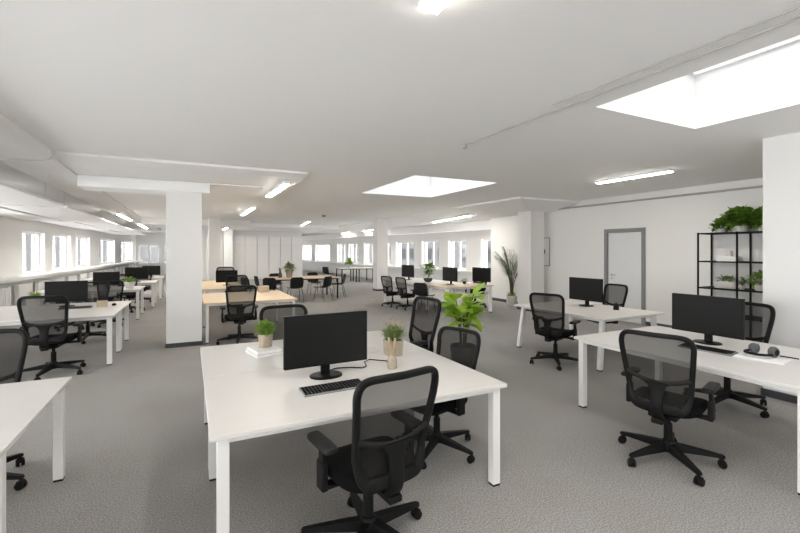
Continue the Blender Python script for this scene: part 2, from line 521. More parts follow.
# door
def make_door():
    fb = B()
    fb.box(9.175, 9.30, 6.0, 6.09, 0, 2.21); fb.box(9.175, 9.30, 6.96, 7.05, 0, 2.21); fb.box(9.175, 9.30, 6.09, 6.96, 2.12, 2.21)
    o = struct('door_1', fb, 'doorf', 0.004)
    l = B(); l.box(9.215, 9.26, 6.095, 6.955, 0.008, 2.115); l.build('door_leaf', 'doorw', o, bevel=0.003)
    h = B(); h.lathe([(.026, 0), (.026, .01)], seg=16)
    h.cyl((0, 0, .01), (0, 0, .05), .009); h.tube([(0, 0, .05), (0.03, 0, .055), (.13, 0, .055)], .009)
    h.box(-.015, .015, -.11, -.07, 0, .008)
    k = h.build('door_handle', 'steel', o, smooth=True)
    k.matrix_local = Matrix.Translation((9.215, 6.86, 1.1)) @ Matrix.Rotation(-PI / 2, 4, 'Z') @ Matrix.Rotation(PI / 2, 4, 'X')
make_door()

# conduits on wall and ceiling
b = B(); b.cyl((9.165, 2.6, 2.84), (9.165, 11.2, 2.84), 0.022); struct('trim_conduit_right', b, 'conduit', smooth=True)
b = B(); b.cyl((3.03, -2.9, 2.99), (3.03, 4.27, 2.99), 0.008, seg=8); b.box(3.01, 3.05, 4.25, 4.30, 2.955, 2.999); struct('trim_conduit_ceiling', b, 'conduit')
b = B(); b.cyl((2.90, -2.9, 2.993), (2.90, 2.75, 2.993), 0.006, seg=8); struct('trim_cable_duct_ceiling', b, 'conduit')

# hanging acoustic panels on the left
raft_k = 0
RAFTS = [(-2.28, -3.42, 0.0, 5.1), (-2.28, -3.42, 5.2, 10.66), (-2.28, -3.42, 10.92, 16.2), (-2.28, -3.2, 16.34, 22.0), (-2.28, -3.1, 22.15, 29.0),
         (-3.56, -4.7, 5.2, 10.66), (-3.56, -4.4, 10.92, 16.2), (-3.3, -4.1, 16.34, 22.0), (-3.2, -3.85, 22.15, 29.0)]
RLAB = ['white ceiling panel over the nearest window bay at left', 'white hanging ceiling panel beside the left beam, nearest in view',
        'white hanging ceiling panel second along the left beam', 'white hanging ceiling panel third along the left beam',
        'white hanging ceiling panel farthest along the left beam', 'white ceiling panel above the left windows, nearest in view',
        'white ceiling panel above the left windows, second in view',
        'white ceiling panel above the left windows, third in view', 'white ceiling panel above the left windows, farthest in view']
for (xa, xb, ya, yb), lab in zip(RAFTS, RLAB):
    t = thing('ceiling_panel', lab, 'ceiling panel', ((xa + xb) / 2, (ya + yb) / 2, 2.58), 0, 'hanging ceiling panels along the left windows')
    w, d = abs(xa - xb) / 2, abs(yb - ya) / 2
    b = B(); b.box(-w, w, -d, d, 0, 0.04); b.build('panel', 'ceil', t, bevel=.004)
    for sx in (-1, 1):
        for sy in (-.8, .8):
            b = B(); b.cyl((sx * w * .7, sy * d, .04), (sx * w * .7, sy * d, .419), .0015, seg=6); b.build('hanger_rod', 'steel', t)

# ceiling lamps
def lamp(label, x, y0, y1, z, w=0.12, group='linear ceiling lamps', slant=0.0, drop=0.06, on=True):
    L = y1 - y0
    t = thing('ceiling_lamp', label, 'lamp', (x, (y0 + y1) / 2, z), slant, group)
    b = B(); b.box(-w / 2, w / 2, -L / 2, L / 2, -drop, 0); b.build('housing', 'trimw', t, bevel=.004)
    b = B(); b.box(-w / 2 + .008, w / 2 - .008, -L / 2 + .008, L / 2 - .008, -drop - .008, -drop + .001); b.build('diffuser', 'lamp' if on else 'lamp_dim', t)  # the off variant still glows, only weaker
lamp('lit strip lamp cut off at the top edge of the photo', 1.13, 0.3, 1.93, 2.999, drop=.03)
lamp('lit strip lamp just past the ceiling step, right of the left column', 1.50, 7.4, 9.3, 2.899)
lamp('second lit strip lamp behind the first, beyond the left column', 1.53, 12.0, 14.6, 2.899)
lamp('smallest far lit strip lamp in front of the white cabinets', 1.60, 22.0, 24.5, 2.84)
lamp('long lit strip lamp above the right desk with the grey door behind', 6.92, 4.08, 5.45, 2.999, drop=.035)
lamp('lit strip lamp above the far table with wood and white tops', 8.12, 10.7, 13.95, 2.829, slant=-0.187)
lamp('pale strip lamp high before the right far windows beside the back column', 8.3, 18.4, 21.6, 2.779, slant=-.157, on=False)
lamp('pale strip lamp over the far black framed tables', 8.4, 22.9, 26.4, 2.779, slant=-.1, on=False)
lamp('pale strip lamp over the middle of the far room near the smoke detector', 4.85, 18.2, 21.2, 2.999, slant=-.13, on=False)
lamp('lit strip lamp under the left ceiling duct, nearer one', -1.86, 14.6, 17.4, 2.80)
lamp('lit strip lamp under the left ceiling duct, farther one', -1.86, 20.0, 23.4, 2.80)

# smoke detector
b = B(); b.lathe([(.07, 0), (.07, -.02), (.055, -.045), (.03, -.05)], seg=20)
tag(b.build('smoke_detector', 'greym', smooth=True, loc=(4.5, 15.4, 2.999)), 'dark round smoke detector on the ceiling above the meeting table', 'smoke detector')
# roof light opener
t = thing('skylight_opener', 'small white opener rod inside the large near roof light', 'opener', (3.63, 2.62, 3.34))
b = B(); b.cyl((0, -.04, .1), (0, -.04, -.06), .035, .03, seg=14); b.build('motor', 'trimw', t, smooth=True)
b = B(); b.cyl((0, -.04, .1), (0, -.04, .25), .008, seg=8); b.build('rod', 'steel', t)

# ------------------------------------------------------------------ desks
def desk(name, label, x0, x1, y0, y1, top='desk', leg='legw', group=None, hgt=0.74, ins=0.035, splay=0.0, legs=None, legw=0.062, th=0.028, cat='desk'):
    cx, cy = (x0 + x1) / 2, (y0 + y1) / 2; w, d = (x1 - x0) / 2, (y1 - y0) / 2
    t = thing(name, label, cat, (cx, cy, 0), 0, group)
    b = B(); b.box(-w, w, -d, d, hgt - th, hgt); b.build('tabletop', top, t, bevel=.004)
    q = ins; lw = legw
    b = B(); zr0, zr1 = hgt - th - .034, hgt - th
    b.box(-w + q + lw, w - q - lw, -d + q + .01, -d + q + .04, zr0, zr1); b.box(-w + q + lw, w - q - lw, d - q - .04, d - q - .01, zr0, zr1)
    b.box(-w + q + .01, -w + q + .04, -d + q + lw, d - q - lw, zr0, zr1); b.box(w - q - .04, w - q - .01, -d + q + lw, d - q - lw, zr0, zr1)
    b.build('frame', leg, t)
    for (sx, sy) in (legs or ((-1, -1), (1, -1), (1, 1), (-1, 1))):
        X = sx * (w - q - lw / 2); Y = sy * (d - q - lw / 2); o = lw / 2
        X2, Y2 = X + sx * splay, Y + sy * splay * 0.3
        b = B(); p = [(-o, -o), (o, -o), (o, o), (-o, o)]
        b.hexa([(X2 + a, Y2 + c, .015) for a, c in p] + [(X + a, Y + c, hgt - th) for a, c in p])
        l = b.build('leg', leg, t, bevel=.004)
        b = B(); b.box(X2 - o * .9, X2 + o * .9, Y2 - o * .9, Y2 + o * .9, 0, .015); f = b.build('foot', 'plastic', l)
        f['label'] = 'black foot cap'
    return t
desk('desk', 'white desk in the centre foreground under the monitor and keyboard', 0.09, 2.04, 2.355, 3.476)
desk('desk', 'white desk behind the centre foreground desk, its books at the left', 0.09, 2.04, 3.48, 4.60)
desk('desk', 'white desk corner reaching into the lower left of the photo', -2.75, -0.80, 2.71, 3.97)
desk('desk', 'white desk cut off by the lower left corner, nearest the camera', -2.75, -0.80, 1.6, 2.706)
G = 'white desks in the left window row'
desk('desk', 'white desk at left with a mesh chair drawn up to its near side', -3.2, -1.0, 7.42, 8.42, group=G)
desk('desk', 'white desk at left carrying the black monitor and small kraft box', -3.2, -1.0, 8.424, 9.43, group=G)
desk('desk', 'white desk at left with the white potted plant at its corner', -3.2, -1.08, 12.0, 13.2, group=G)
desk('desk', 'white desk far down the left row, second to last', -3.2, -0.92, 14.3, 15.4, group=G)
desk('desk', 'white desk at the very far end of the left row', -3.1, -0.84, 16.6, 17.9, group=G)
desk('desk', 'white desk with splayed legs before the grey framed door', 5.12, 6.50, 3.93, 5.74, splay=0.09, ins=.09)
desk('desk', 'large white desk at right holding a monitor, keyboard and headphones', 3.74, 5.20, 1.28, 3.25, hgt=.76)
desk('desk', 'light wood desk right behind the left column', 0.22, 1.90, 8.35, 10.25, top='wood', legw=.05)
desk('desk', 'light wood desk farther behind the left column', 0.25, 1.28, 11.3, 14.35, top='wood', legw=.05)
desk('meeting_table', 'long light wood meeting table amid black chairs before white cabinets', 2.42, 4.72, 14.2, 15.6, top='wood', leg='blackm', legw=.045, cat='table')
desk('table', 'light wood topped table left of the right wall with two monitors', 5.88, 7.42, 9.1, 10.25, top='wood', legw=.07, cat='table')
desk('table', 'white topped table with black chairs along its left side', 5.62, 7.1, 10.26, 12.55, legw=.06, splay=.07, cat='table', ins=.1)
desk('table', 'far dark framed table left of the back column, left one', 7.0, 7.92, 20.8, 21.8, top='desk', leg='blackm', legw=.05, cat='table')
desk('table', 'far dark framed table close by the back column, right one', 7.95, 8.86, 20.8, 21.8, top='desk', leg='blackm', legw=.05, cat='table')

# ------------------------------------------------------------------ office chair
def yb(x, z):
    # the back surface: slight lumbar bulge, reclined above, wrapped at the sides
    return -0.245 - 0.11 * (z - 0.5) - 0.07 * max(0, z - 0.72) + 0.035 * math.exp(-((z - .66) / .11) ** 2) + 0.62 * x * x - 0.03
def back_outline(n=96, zc=0.77, hz=0.293, ex=7.5, ins=0.0):
    out = []
    for i in range(n):
        a = 2 * PI * i / n
        c, s = math.cos(a), math.sin(a)
        z = zc + (hz - ins) * math.copysign(abs(s) ** (2 / ex), s)
        w = 0.195 + 0.052 * min(1, max(0, (z - 0.48) / 0.5)) - ins
        x = w * math.copysign(abs(c) ** (2 / ex), c)
        out.append((x, z))
    return out
def make_office_chair(label, loc, rotz, scale=1.0, group=None):
    t = thing('office_chair', label, 'chair', loc, rotz, group, scale)
    # seat
    def sf(x, y, z):
        e = (y - 0.0) / 0.26
        dz = -0.03 * max(0, e - 0.55) ** 1.2 * 2 + 0.02 * abs(x / 0.25) ** 3
        return (x, y, z + dz)
    b = B(); b.pad(0, 0.015, 0.25, 0.25, [(.06, .425), (.012, .432), (0, .452), (0, .478), (.012, .495), (.04, .505), (.10, .506), (.2, .503)], ex=3.6, fn=sf)
    b.build('seat', 'fabric', t, smooth=True)
    # backrest frame ring
    b = B(); o = back_outline(); rings = []
    n = len(o)
    for i in range(n):
        x, z = o[i]; x0, z0 = o[i - 1]; x1, z1 = o[(i + 1) % n]
        d = Vector((x1 - x0, 0, z1 - z0)).normalized(); w = Vector((d.z, 0, -d.x))   # outward in plane
        p = Vector((x, yb(x, z), z)); nn = Vector((0, 1, 0))
        low = 1.0 + 1.1 * max(0.0, min(1.0, (0.60 - z) / 0.12))      # broader frame at the bottom
        hw = 0.0185 * low
        pi = p - w * (hw - .0185)
        sec = []
        for k in range(10):
            a = 2 * PI * k / 10
            ca, sa = math.cos(a), math.sin(a)
            sec.append(pi + w * hw * math.copysign(abs(ca) ** .6, ca) + nn * 0.019 * math.copysign(abs(sa) ** .6, sa))
        rings.append(sec)
    b.rings_loop(rings)
    fr = b.build('backrest_frame', 'plastic', t, smooth=True)
    # mesh panel
    b = B(); inner = back_outline(ins=0.006); rows = []
    N = 16
    for j in range(N + 1):
        f = j / N
        z = 0.77 + (2 * f - 1) * 0.283
        u = abs((z - .77) / 0.287)
        wx = (1 - min(1, u) ** 7.5) ** (1 / 7.5)
        w = (0.195 + 0.052 * min(1, max(0, (z - 0.48) / 0.5)) - .008) * wx
        rows.append([(w * (2 * k / 10 - 1), yb(w * (2 * k / 10 - 1), z) + .004, z) for k in range(11)])
    b.rings(rows, closed=False)
    b.build('backrest_mesh', 'mesh', t, smooth=True)
    # lumbar bar and spine
    b = B(); pts = []
    for k in range(17):
        x = -0.216 + 0.432 * k / 16
        z = 0.690 + 0.050 * (x / 0.216) ** 2
        pts.append((x, yb(x, z) - 0.016, z))
    b.tube(pts, [0.016] * 17, seg=8, sx=0.55, up=(0, 0, 1))
    b.build('lumbar_support', 'plastic2', t, smooth=True)
    b = B(); rg = []
    for z, hw, th in ((.698, .10, .010), (.684, .085, .014), (.665, .062, .017), (.63, .047, .018), (.56, .041, .020), (.50, .040, .022), (.44, .044, .024), (.40, .044, .024)):
        yy = yb(0, z) - .026 + (0.0 if z > .48 else (0.48 - z) * 0.6)
        rg.append([(-hw, yy - th * .6, z), (-hw * .55, yy - th, z), (hw * .55, yy - th, z), (hw, yy - th * .6, z), (hw, yy + th * .6, z), (-hw, yy + th * .6, z)])
    b.rings(rg)
    b.build('back_spine', 'plastic', t, smooth=True)
    b = B(); b.box(-.10, .10, -.16, .13, .375, .428); b.box(-.04, .04, -.29, -.14, .372, .41); b.cyl((.10, .03, .40), (.21, .03, .40), .008); b.build('tilt_mechanism', 'plastic', t, bevel=.008)
    # armrests
    for s in (-1, 1):
        b = B()
        b.hexa([(s * .08, -.03, .405), (s * .285, -.03, .405), (s * .285, .04, .405), (s * .08, .04, .405), (s * .08, -.03, .428), (s * .285, -.03, .428), (s * .285, .04, .428), (s * .08, .04, .428)] if s > 0 else
               [(s * .285, -.03, .405), (s * .08, -.03, .405), (s * .08, .04, .405), (s * .285, .04, .405), (s * .285, -.03, .428), (s * .08, -.03, .428), (s * .08, .04, .428), (s * .285, .04, .428)])
        b.box(s * .287 - .018, s * .287 + .018, -.04, .045, .405, .56); b.box(s * .287 - .012, s * .287 + .012, -.028, .033, .55, .642)
        a = b.build('armrest', 'plastic', t, bevel=.008)
        b = B(); b.pad(s * .283, .015, .042, .135, [(.012, .636), (.0, .642), (.0, .658), (.006, .667), (.02, .669)], ex=6, seg=32)
        b.build('arm_pad', 'plastic2', a, smooth=True)
    b = B(); b.cyl((0, 0, .16), (0, 0, .30), .031, seg=16); b.cyl((0, 0, .29), (0, 0, .385), .02, seg=16); b.build('gas_lift', 'plastic', t, smooth=True)
    # five star base
    b = B(); b.lathe([(.035, .075), (.058, .085), (.058, .135), (.04, .165)], seg=20)
    for k in range(5):
        a = 2 * PI * k / 5 + PI / 2; c, s = math.cos(a), math.sin(a)
        def q(r, w, z): return (c * r - s * w, s * r + c * w, z)
        rg = [[q(r, -w, z0), q(r, w, z0), q(r, w * .75, z1), q(r, -w * .75, z1)] for r, w, z0, z1 in ((.03, .034, .09, .15), (.12, .030, .088, .14), (.28, .024, .083, .116), (.375, .019, .078, .100), (.384, .012, .08, .096))]
        b.rings(rg)
    base = b.build('base', 'plastic', t, smooth=True)
    for k in range(5):
        a = 2 * PI * k / 5 + PI / 2; c, s = math.cos(a) * .367, math.sin(a) * .367
        th = a + 0.6 + k
        ux, uy = math.cos(th), math.sin(th)
        b = B()
        for sg in (-1, 1):
            b.cyl((c + ux * .006 * sg, s + uy * .006 * sg, .030), (c + ux * .026 * sg, s + uy * .026 * sg, .030), .030, .027, seg=16)
        b.cyl((c, s, .03), (c, s, .088), .009, seg=8)
        b.cyl((c - ux * .02, s - uy * .02, .046), (c + ux * .02, s + uy * .02, .046), .022, seg=12)
        b.build('caster', 'plastic', base, smooth=True)
    return t
chair0 = None
def chair(label, x, y, deg, scale=1.0, group='black mesh office chairs', spin=0):
    global chair0
    rz = R(deg)
    if chair0 is None:
        chair0 = c = make_office_chair(label, (x, y, 0), rz, scale, group)
    else:
        c = dup(chair0, (x, y, 0), rz, label, group, scale)
    for ch in c.children:      # the star base swivels freely below the seat
        if ch.name.startswith('base'): ch.rotation_euler.z = R(spin)
    return c
# deg: 0 faces +Y (away from the camera), 180 faces -Y, -90 faces +X, 90 faces -X
chair('black mesh chair nearest the camera, its back to us at the centre desk', 0.925, 2.26, 8, 1.0, spin=-14)
chair('black mesh chair behind the centre desks, top showing left of the monitor', 0.95, 4.40, 184, 1.01, spin=20)
chair('black mesh chair at the right end of the rear centre desk, beside the lime plant', 2.19, 4.30, 95, 1.05, spin=10)
chair('low black mesh chair pushed half under the right end of the centre desk', 1.88, 3.06, 106, 0.92, spin=24)
chair('black mesh chair cut by the left edge behind the lower left desk', -1.42, 4.0, 178, 1.0, spin=0)
chair('black mesh chair with its back to us at the left row desk', -1.67, 7.26, -6, 1.03, spin=30)
chair('black mesh chair on the far side of the left desk with the kraft box', -1.72, 9.70, 170, spin=10)
chair('black chair at the near side of the left desk with the white pot, right one', -1.62, 11.45, 10, .95)
chair('black chair at the near side of the left desk with the white pot, left one', -2.25, 11.3, -20, .95, spin=20)
chair('black chair between the far left desks, seen behind the white pot plant', -1.5, 13.75, 195, .95)
chair('black chair far along the left row before the last desks', -1.4, 16.1, 10, .95)
chair('small black chair at the far end of the room left of the left column', -0.35, 19.2, 60, .9)
chair('black mesh chair with its back to us at the splayed leg desk', 4.89, 4.58, -70, 1.0, spin=-5)
chair('black mesh chair in front of the grey framed door', 6.74, 5.20, 84, 0.99, spin=10)
chair('black mesh chair at the near side of the right desk, turned from us', 3.46, 2.07, -74, 1.0, spin=10)
chair('black mesh chair behind the right desk, before the white pier', 5.28, 2.52, 82, 1.03, spin=14)
chair('black mesh chair drawn up to the nearer light wood desk', 0.81, 8.22, 1, spin=24)
chair('black mesh chair between the two light wood desks', 1.03, 10.75, 180, 1.0, spin=6)
chair('black mesh chair with high back at the farther light wood desk', 1.02, 14.65, 175, 1.06)
chair('black chair beyond the wood topped table with two monitors', 7.64, 10.25, 108, spin=20)

# ------------------------------------------------------------------ shell chairs
def make_shell_chair(label, loc, rotz, group):
    t = thing('shell_chair', label, 'chair', loc, rotz, group)
    b = B(); rows = []
    prof = [(.23, .435, .20), (.19, .45, .215), (.05, .445, .22), (-.10, .445, .215), (-.17, .47, .21), (-.21, .54, .215), (-.235, .66, .22), (-.255, .78, .205), (-.262, .82, .15)]
    for off in (0, 1):
        rr = []
        for y, z, w in prof:
            r = []
            for k in range(9):
                u = -1 + k / 4
                lift = 0.035 * u * u
                r.append((w * u, y + (lift if z > .5 else 0) - (.012 * off if z > .5 else 0), z + (lift if z <= .5 else 0) - (.012 * off if z <= .5 else 0)))
            rr.append(r)
        rows.append(rr)
    ring = [a + list(reversed(c)) for a, c in zip(rows[0], rows[1])]
    b.rings(ring)
    b.build('shell', 'plastic2', t, smooth=True)
    for sx in (-1, 1):
        for sy in (-1, 1):
            b = B(); b.tube([(sx * .15, sy * .13 - .0, .44), (sx * .19, sy * .16, .38), (sx * .22, sy * .22 - .01, 0.0)], .011, seg=8)
            b.build('leg', 'greym', t, smooth=True)
    return t
shell0 = None
def shell(label, x, y, deg, group='black shell chairs around the tables'):
    global shell0
    if shell0 is None:
        shell0 = make_shell_chair(label, (x, y, 0), R(deg), group); return
    dup(shell0, (x, y, 0), R(deg), label, group)
shell('black shell chair at the near side of the meeting table, middle one', 3.08, 13.85, 4)
shell('black shell chair at the near side of the meeting table, right one', 4.0, 13.8, 35)
shell('black shell chair at the near side of the meeting table, left one', 2.36, 13.95, -30)
shell('black shell chair at the right end of the meeting table', 4.86, 14.75, 80)
shell('black shell chair turned aside left of the meeting table, nearer one', 1.76, 14.4, -60)
shell('black shell chair turned aside left of the meeting table, farther one', 2.22, 14.95, -80)
shell('black shell chair behind the meeting table, left of the leafy basket', 2.85, 16.0, 178)
shell('black shell chair behind the meeting table, right of the leafy basket', 4.30, 16.0, 184)
G2 = 'black chairs along the white topped table'
chair('black chair along the white table, leftmost and farthest of three', 5.50, 11.5, -70, .86, G2)
chair('black chair along the white table, middle of three', 5.62, 10.75, -76, .86, G2)
shell('black chair along the white table, nearest of three', 5.74, 9.98, -62, G2)
shell('small black chair at the far dark framed tables', 6.55, 21.6, -60)

# ------------------------------------------------------------------ monitors, keyboards
def make_monitor(label, loc, rotz, group):
    t = thing('monitor', label, 'monitor', loc, rotz, group)     # screen faces -Y
    b = B(); b.box(-.325, .325, -.018, .018, .092, .478); b.box(-.2, .2, .018, .045, .17, .40)
    bz = b.build('bezel', 'bezel', t, bevel=.004)
    b = B(); b.box(-.318, .318, -.0195, -.0178, .106, .471); b.build('display', 'screen', bz)
    b = B(); b.box(-.035, .035, .03, .055, .012, .26); b.build('neck', 'bezel', t, bevel=.004)
    b = B(); b.pad(0, .02, .125, .10, [(0, 0), (0, .008), (.006, .013), (.03, .015)], ex=2.2, seg=32); b.build('foot', 'bezel', t, smooth=True)
    return t
mon0 = None
def monitor(label, x, y, deg, group='black monitors', scale=1.0, z=.74):
    global mon0
    if mon0 is None:
        mon0 = make_monitor(label, (x, y, z), R(deg), group); return
    dup(mon0, (x, y, z), R(deg), label, group, scale)
monitor('black monitor on the centre foreground desk, behind the keyboard', 0.93, 3.10, 1.5)
monitor('black monitor on the large right desk, beside the headphones', 4.66, 2.41, -89, z=.76)
monitor('black monitor on the desk before the grey framed door', 6.08, 5.03, -88)
monitor('black monitor on the left row desk with the kraft box', -1.88, 8.95, 2, scale=.90)
monitor('black monitor on the left row desk with the white pot plant', -1.87, 12.7, 0, scale=.86)
monitor('dark monitor far down the left row, nearer of the last two', -1.44, 14.9, 0, scale=.92)
monitor('dark monitor at the far end of the left row', -1.22, 17.2, 0, scale=.85)
monitor('dark monitor on the farther light wood desk', 0.90, 12.4, 178, scale=.85)
monitor('dark monitor on the white topped table left of the leafy tabletop plant', 6.28, 12.0, -82)
monitor('dark monitor on the wood topped table right of the leafy tabletop plant', 6.50, 9.88, -86)
monitor('dark monitor on the wood topped table nearest the right wall', 7.16, 9.32, -80)

def make_keyboard(label, loc, rotz, group):
    t = thing('keyboard', label, 'keyboard', loc, rotz, group)
    b = B(); b.hexa([(-.22, -.075, 0), (.22, -.075, 0), (.22, .075, 0), (-.22, .075, 0), (-.22, -.075, .012), (.22, -.075, .012), (.22, .075, .024), (-.22, .075, .024)])
    b.build('case', 'key', t, bevel=.003)
    b = B()
    for r in range(5):
        n = 18 if r else 17
        for c in range(n):
            if r == 0 and 5 <= c <= 10:
                if c != 5: continue
                x0, x1 = -.212 + 5 * .0236, -.212 + 11 * .0236 - .004
            else:
                x0 = -.212 + c * .0236; x1 = x0 + .0165
            y0 = -.066 + r * .0265; y1 = y0 + .0175
            z = .013 + (y0 + .075) / .15 * .012
            b.box(x0, x1, y0, y1, z, z + .0065)
    b.build('keys', 'plastic', t)
    return t
kb0 = make_keyboard('dark keyboard on the centre desk in front of its monitor', (0.885, 2.80, .74), R(2), 'keyboards')
b = B(); b.box(-.222, -.2205, -.075, .075, .0, .014); e = b.build('edge_strip', 'silver', kb0); e['label'] = 'silver edge'
dup(kb0, (4.32, 2.23, .76), R(-86), 'dark keyboard on the large right desk in front of its monitor', 'keyboards')
t = make_keyboard('flat keyboard on the left row desk before its monitor', (-1.68, 8.55, .74), R(4), 'keyboards')

# ------------------------------------------------------------------ plants
def pot_lathe(prof, mat, parent, name='pot', seg=24):
    b = B(); b.lathe(prof, seg=seg); return b.build(name, mat, parent, smooth=True)
def soil(parent, r, z):
    b = B(); b.lathe([(r, z - .01), (r, z), (r * .5, z + .006)], seg=18); return b.build('soil', 'soil', parent, smooth=True)
def tuft(n, h, rad, W, lean, mat, parent, z0, blossom=0, name='foliage'):
    b = B(); bl = B(); nb = 0
    for i in range(n):
        a = rnd.uniform(0, 2 * PI); r = rad * math.sqrt(rnd.random())
        l = rnd.uniform(.1, 1) * lean
        d = Vector((math.cos(a) * l, math.sin(a) * l, 1))
        b.blade((r * math.cos(a), r * math.sin(a), z0), d, h * rnd.uniform(.55, 1.0), W, droop=rnd.uniform(.0, .45))
        if blossom and i < blossom:
            L = h * rnd.uniform(.8, 1.05); dd = d.normalized(); q = Vector((r * math.cos(a), r * math.sin(a), z0)) + dd * L
            for s in range(4):
                o = Vector((rnd.uniform(-1, 1), rnd.uniform(-1, 1), rnd.uniform(-1.5, .5))) * .008
                bl.lathe([(.001, -.004), (.004, 0), (.001, .004)], c=q + o, seg=5)
            bl.cyl(q - dd * L, q, .0012, seg=4)
    f = b.build(name, mat, parent)
    if blossom: x = bl.build('dried_blossom', 'pink', parent); x['label'] = 'pale pink dried tips'
    else: bl.bm.free()
    return f
def bush(n, rx, ry, rz, c, L, W, mat, parent, name='foliage', rr=rnd):
    b = B()
    for i in range(n):
        while True:
            p = Vector((rr.uniform(-1, 1), rr.uniform(-1, 1), rr.uniform(-.7, 1)))
            if .25 < p.length < 1: break
        d = Vector((p.x, p.y, p.z * .5 + .35)) + Vector((rr.uniform(-.5, .5), rr.uniform(-.5, .5), rr.uniform(-.4, .4)))
        q = (c[0] + p.x * rx, c[1] + p.y * ry, c[2] + p.z * rz)
        b.leaf(q, d, (0, 0, 1), L * rr.uniform(.7, 1.2), W * rr.uniform(.7, 1.2), droop=rr.uniform(.1, .5), n=3)
    return b.build(name, mat, parent)

# left pot on the books
t = thing('potted_grass_plant', 'bright green bushy grass in a beige pot, on the books left of the monitor', 'plant', (0.635, 4.10, .79))
pot_lathe([(.055, 0), (.06, .004), (.068, .125), (.062, .125), (.058, .11)], 'pot', t); soil(t, .06, .112)
tuft(60, .12, .05, .006, .6, 'grass', t, .11); bush(420, .085, .085, .065, (0, 0, .175), .034, .020, 'grass', t, 'leaves')
# right pot
t = thing('potted_herb', 'grassy plant with dried tips in a square beige pot, right of the monitor', 'plant', (1.66, 3.46, .74))
b = B(); b.hexa([(-.065, -.065, 0), (.065, -.065, 0), (.065, .065, 0), (-.065, .065, 0), (-.072, -.072, .14), (.072, -.072, .14), (.072, .072, .14), (-.072, .072, .14)]); b.build('pot', 'pot', t, bevel=.006, rotz=0)
b = B(); b.box(-.06, .06, -.06, .06, .138, .146); b.build('soil', 'soil', t)
tuft(200, .2, .055, .008, .75, 'sage', t, .14, blossom=14); bush(260, .09, .09, .055, (0, 0, .20), .04, .016, 'sage', t, 'leaves')
# diffuser
t = thing('reed_vase', 'small beige bottle with dried reeds, right of the centre monitor', 'vase', (1.47, 3.08, .74))
b = B(); b.lathe([(.036, 0), (.040, .01), (.038, .07), (.028, .095), (.015, .105), (.016, .118), (.012, .118)], seg=20); b.build('bottle', 'pot', t, smooth=True)
b = B()
for a, l in ((0.2, .24), (1.5, .22), (2.6, .245), (3.9, .2), (5.1, .23)):
    b.cyl((0, 0, .08), (math.cos(a) * .03, math.sin(a) * .03, l), .004, .011, seg=7)
b.build('reeds', 'reed', t, smooth=True)
# books under the left pot
def book(label, x, y, z, w, d, h, deg, group=None, cov='paper'):
    t = thing('book', label, 'book', (x, y, z), R(deg), group)
    b = B(); b.box(-w / 2, w / 2, -d / 2, d / 2, 0, .003); b.box(-w / 2, w / 2, -d / 2, d / 2, h - .003, h); b.box(-w / 2, -w / 2 + .003, -d / 2, d / 2, .003, h - .003); b.build('cover', cov, t)
    b = B(); b.box(-w / 2 + .003, w / 2 - .006, -d / 2 + .005, d / 2 - .005, .003, h - .003); b.build('pages', 'paper', t)
book('pale hardback book at the bottom under the bushy grass pot', 0.62, 4.06, .74, .25, .30, .026, 14, cov='cover')
book('white paperback book directly under the bushy grass pot', 0.62, 4.07, .766, .23, .28, .0235, 12)
# paper and cables on the centre desk
b = B(); b.box(-.15, .15, -.105, .105, 0, .0015); tag(b.build('paper_sheet', 'cover', loc=(1.47, 3.75, .7401), rotz=R(-8)), 'pale paper sheet lying behind the centre monitor', 'paper')
b = B(); b.tube([(.97, 3.22, .745), (1.06, 3.27, .745), (1.17, 3.24, .745), (1.25, 3.18, .745), (1.30, 3.22, .745), (1.33, 3.34, .745), (1.40, 3.40, .745), (1.50, 3.30, .745), (1.545, 3.24, .745)], .0045, seg=6)
tag(b.build('cable', 'plastic', smooth=True), 'black cable looping across the centre desk beside the monitor', 'cable')

# tray and headphones on the right desk
b = B(); b.box(-.10, .10, -.17, .17, 0, .012); b.box(-.094, .094, -.164, .164, .012, .018)
tag(b.build('notebook', 'paper', loc=(4.40, 1.84, .76), rotz=R(8), bevel=.002), 'white closed notebook under the headphones on the right desk', 'notebook')
t = thing('headphones', 'grey and black headphones on the white notebook on the right desk', 'headphones', (4.47, 1.87, .779), R(78), None, 1.15)
b = B(); pts = [(math.cos(a) * .082, math.sin(a) * .088 + .02, .022) for a in [PI * k / 16 for k in range(17)]]; b.tube(pts, .010, seg=8, sx=1.4, up=(0, 0, 1)); b.build('headband', 'plastic', t, smooth=True)
for s in (-1, 1):
    b = B(); ang = s * 0.25
    rings = []
    for r, o in ((.030, -.024), (.038, -.018), (.040, -.002), (.038, .012), (.030, .020), (.012, .022)):
        rings.append([(s * (.07 + o), r * math.cos(2 * PI * k / 20) - .02, .040 + r * math.sin(2 * PI * k / 20)) for k in range(20)])
    b.rings(rings); c = b.build('ear_cup', 'foam', t, smooth=True); c['label'] = 'grey ear cup'
    b = B(); b.rings([[(s * (.07 + o), .022 * math.cos(2 * PI * k / 16) - .02, .040 + .022 * math.sin(2 * PI * k / 16)) for k in range(16)] for o in (.0205, .024)]); b.build('cup_cap', 'plastic', c)
b = B(); b.tube([(4.56, 1.78, .784), (4.57, 1.72, .784), (4.57, 1.655, .784)], .006, seg=6)
tag(b.build('pen', 'plastic', smooth=True), 'black pen lying beside the headphones', 'pen')

# pen cup on the door-side desk
t = thing('pen_cup', 'small black pen cup right of the monitor before the grey framed door', 'cup', (6.12, 4.48, .74))
b = B(); b.lathe([(.045, 0), (.036, .10), (.03, .10), (.03, .02)], seg=18); b.build('cup', 'plastic', t, smooth=True)
b = B(); b.cyl((0, 0, .02), (.02, .01, .13), .004, seg=6); b.build('pen', 'plastic2', t)

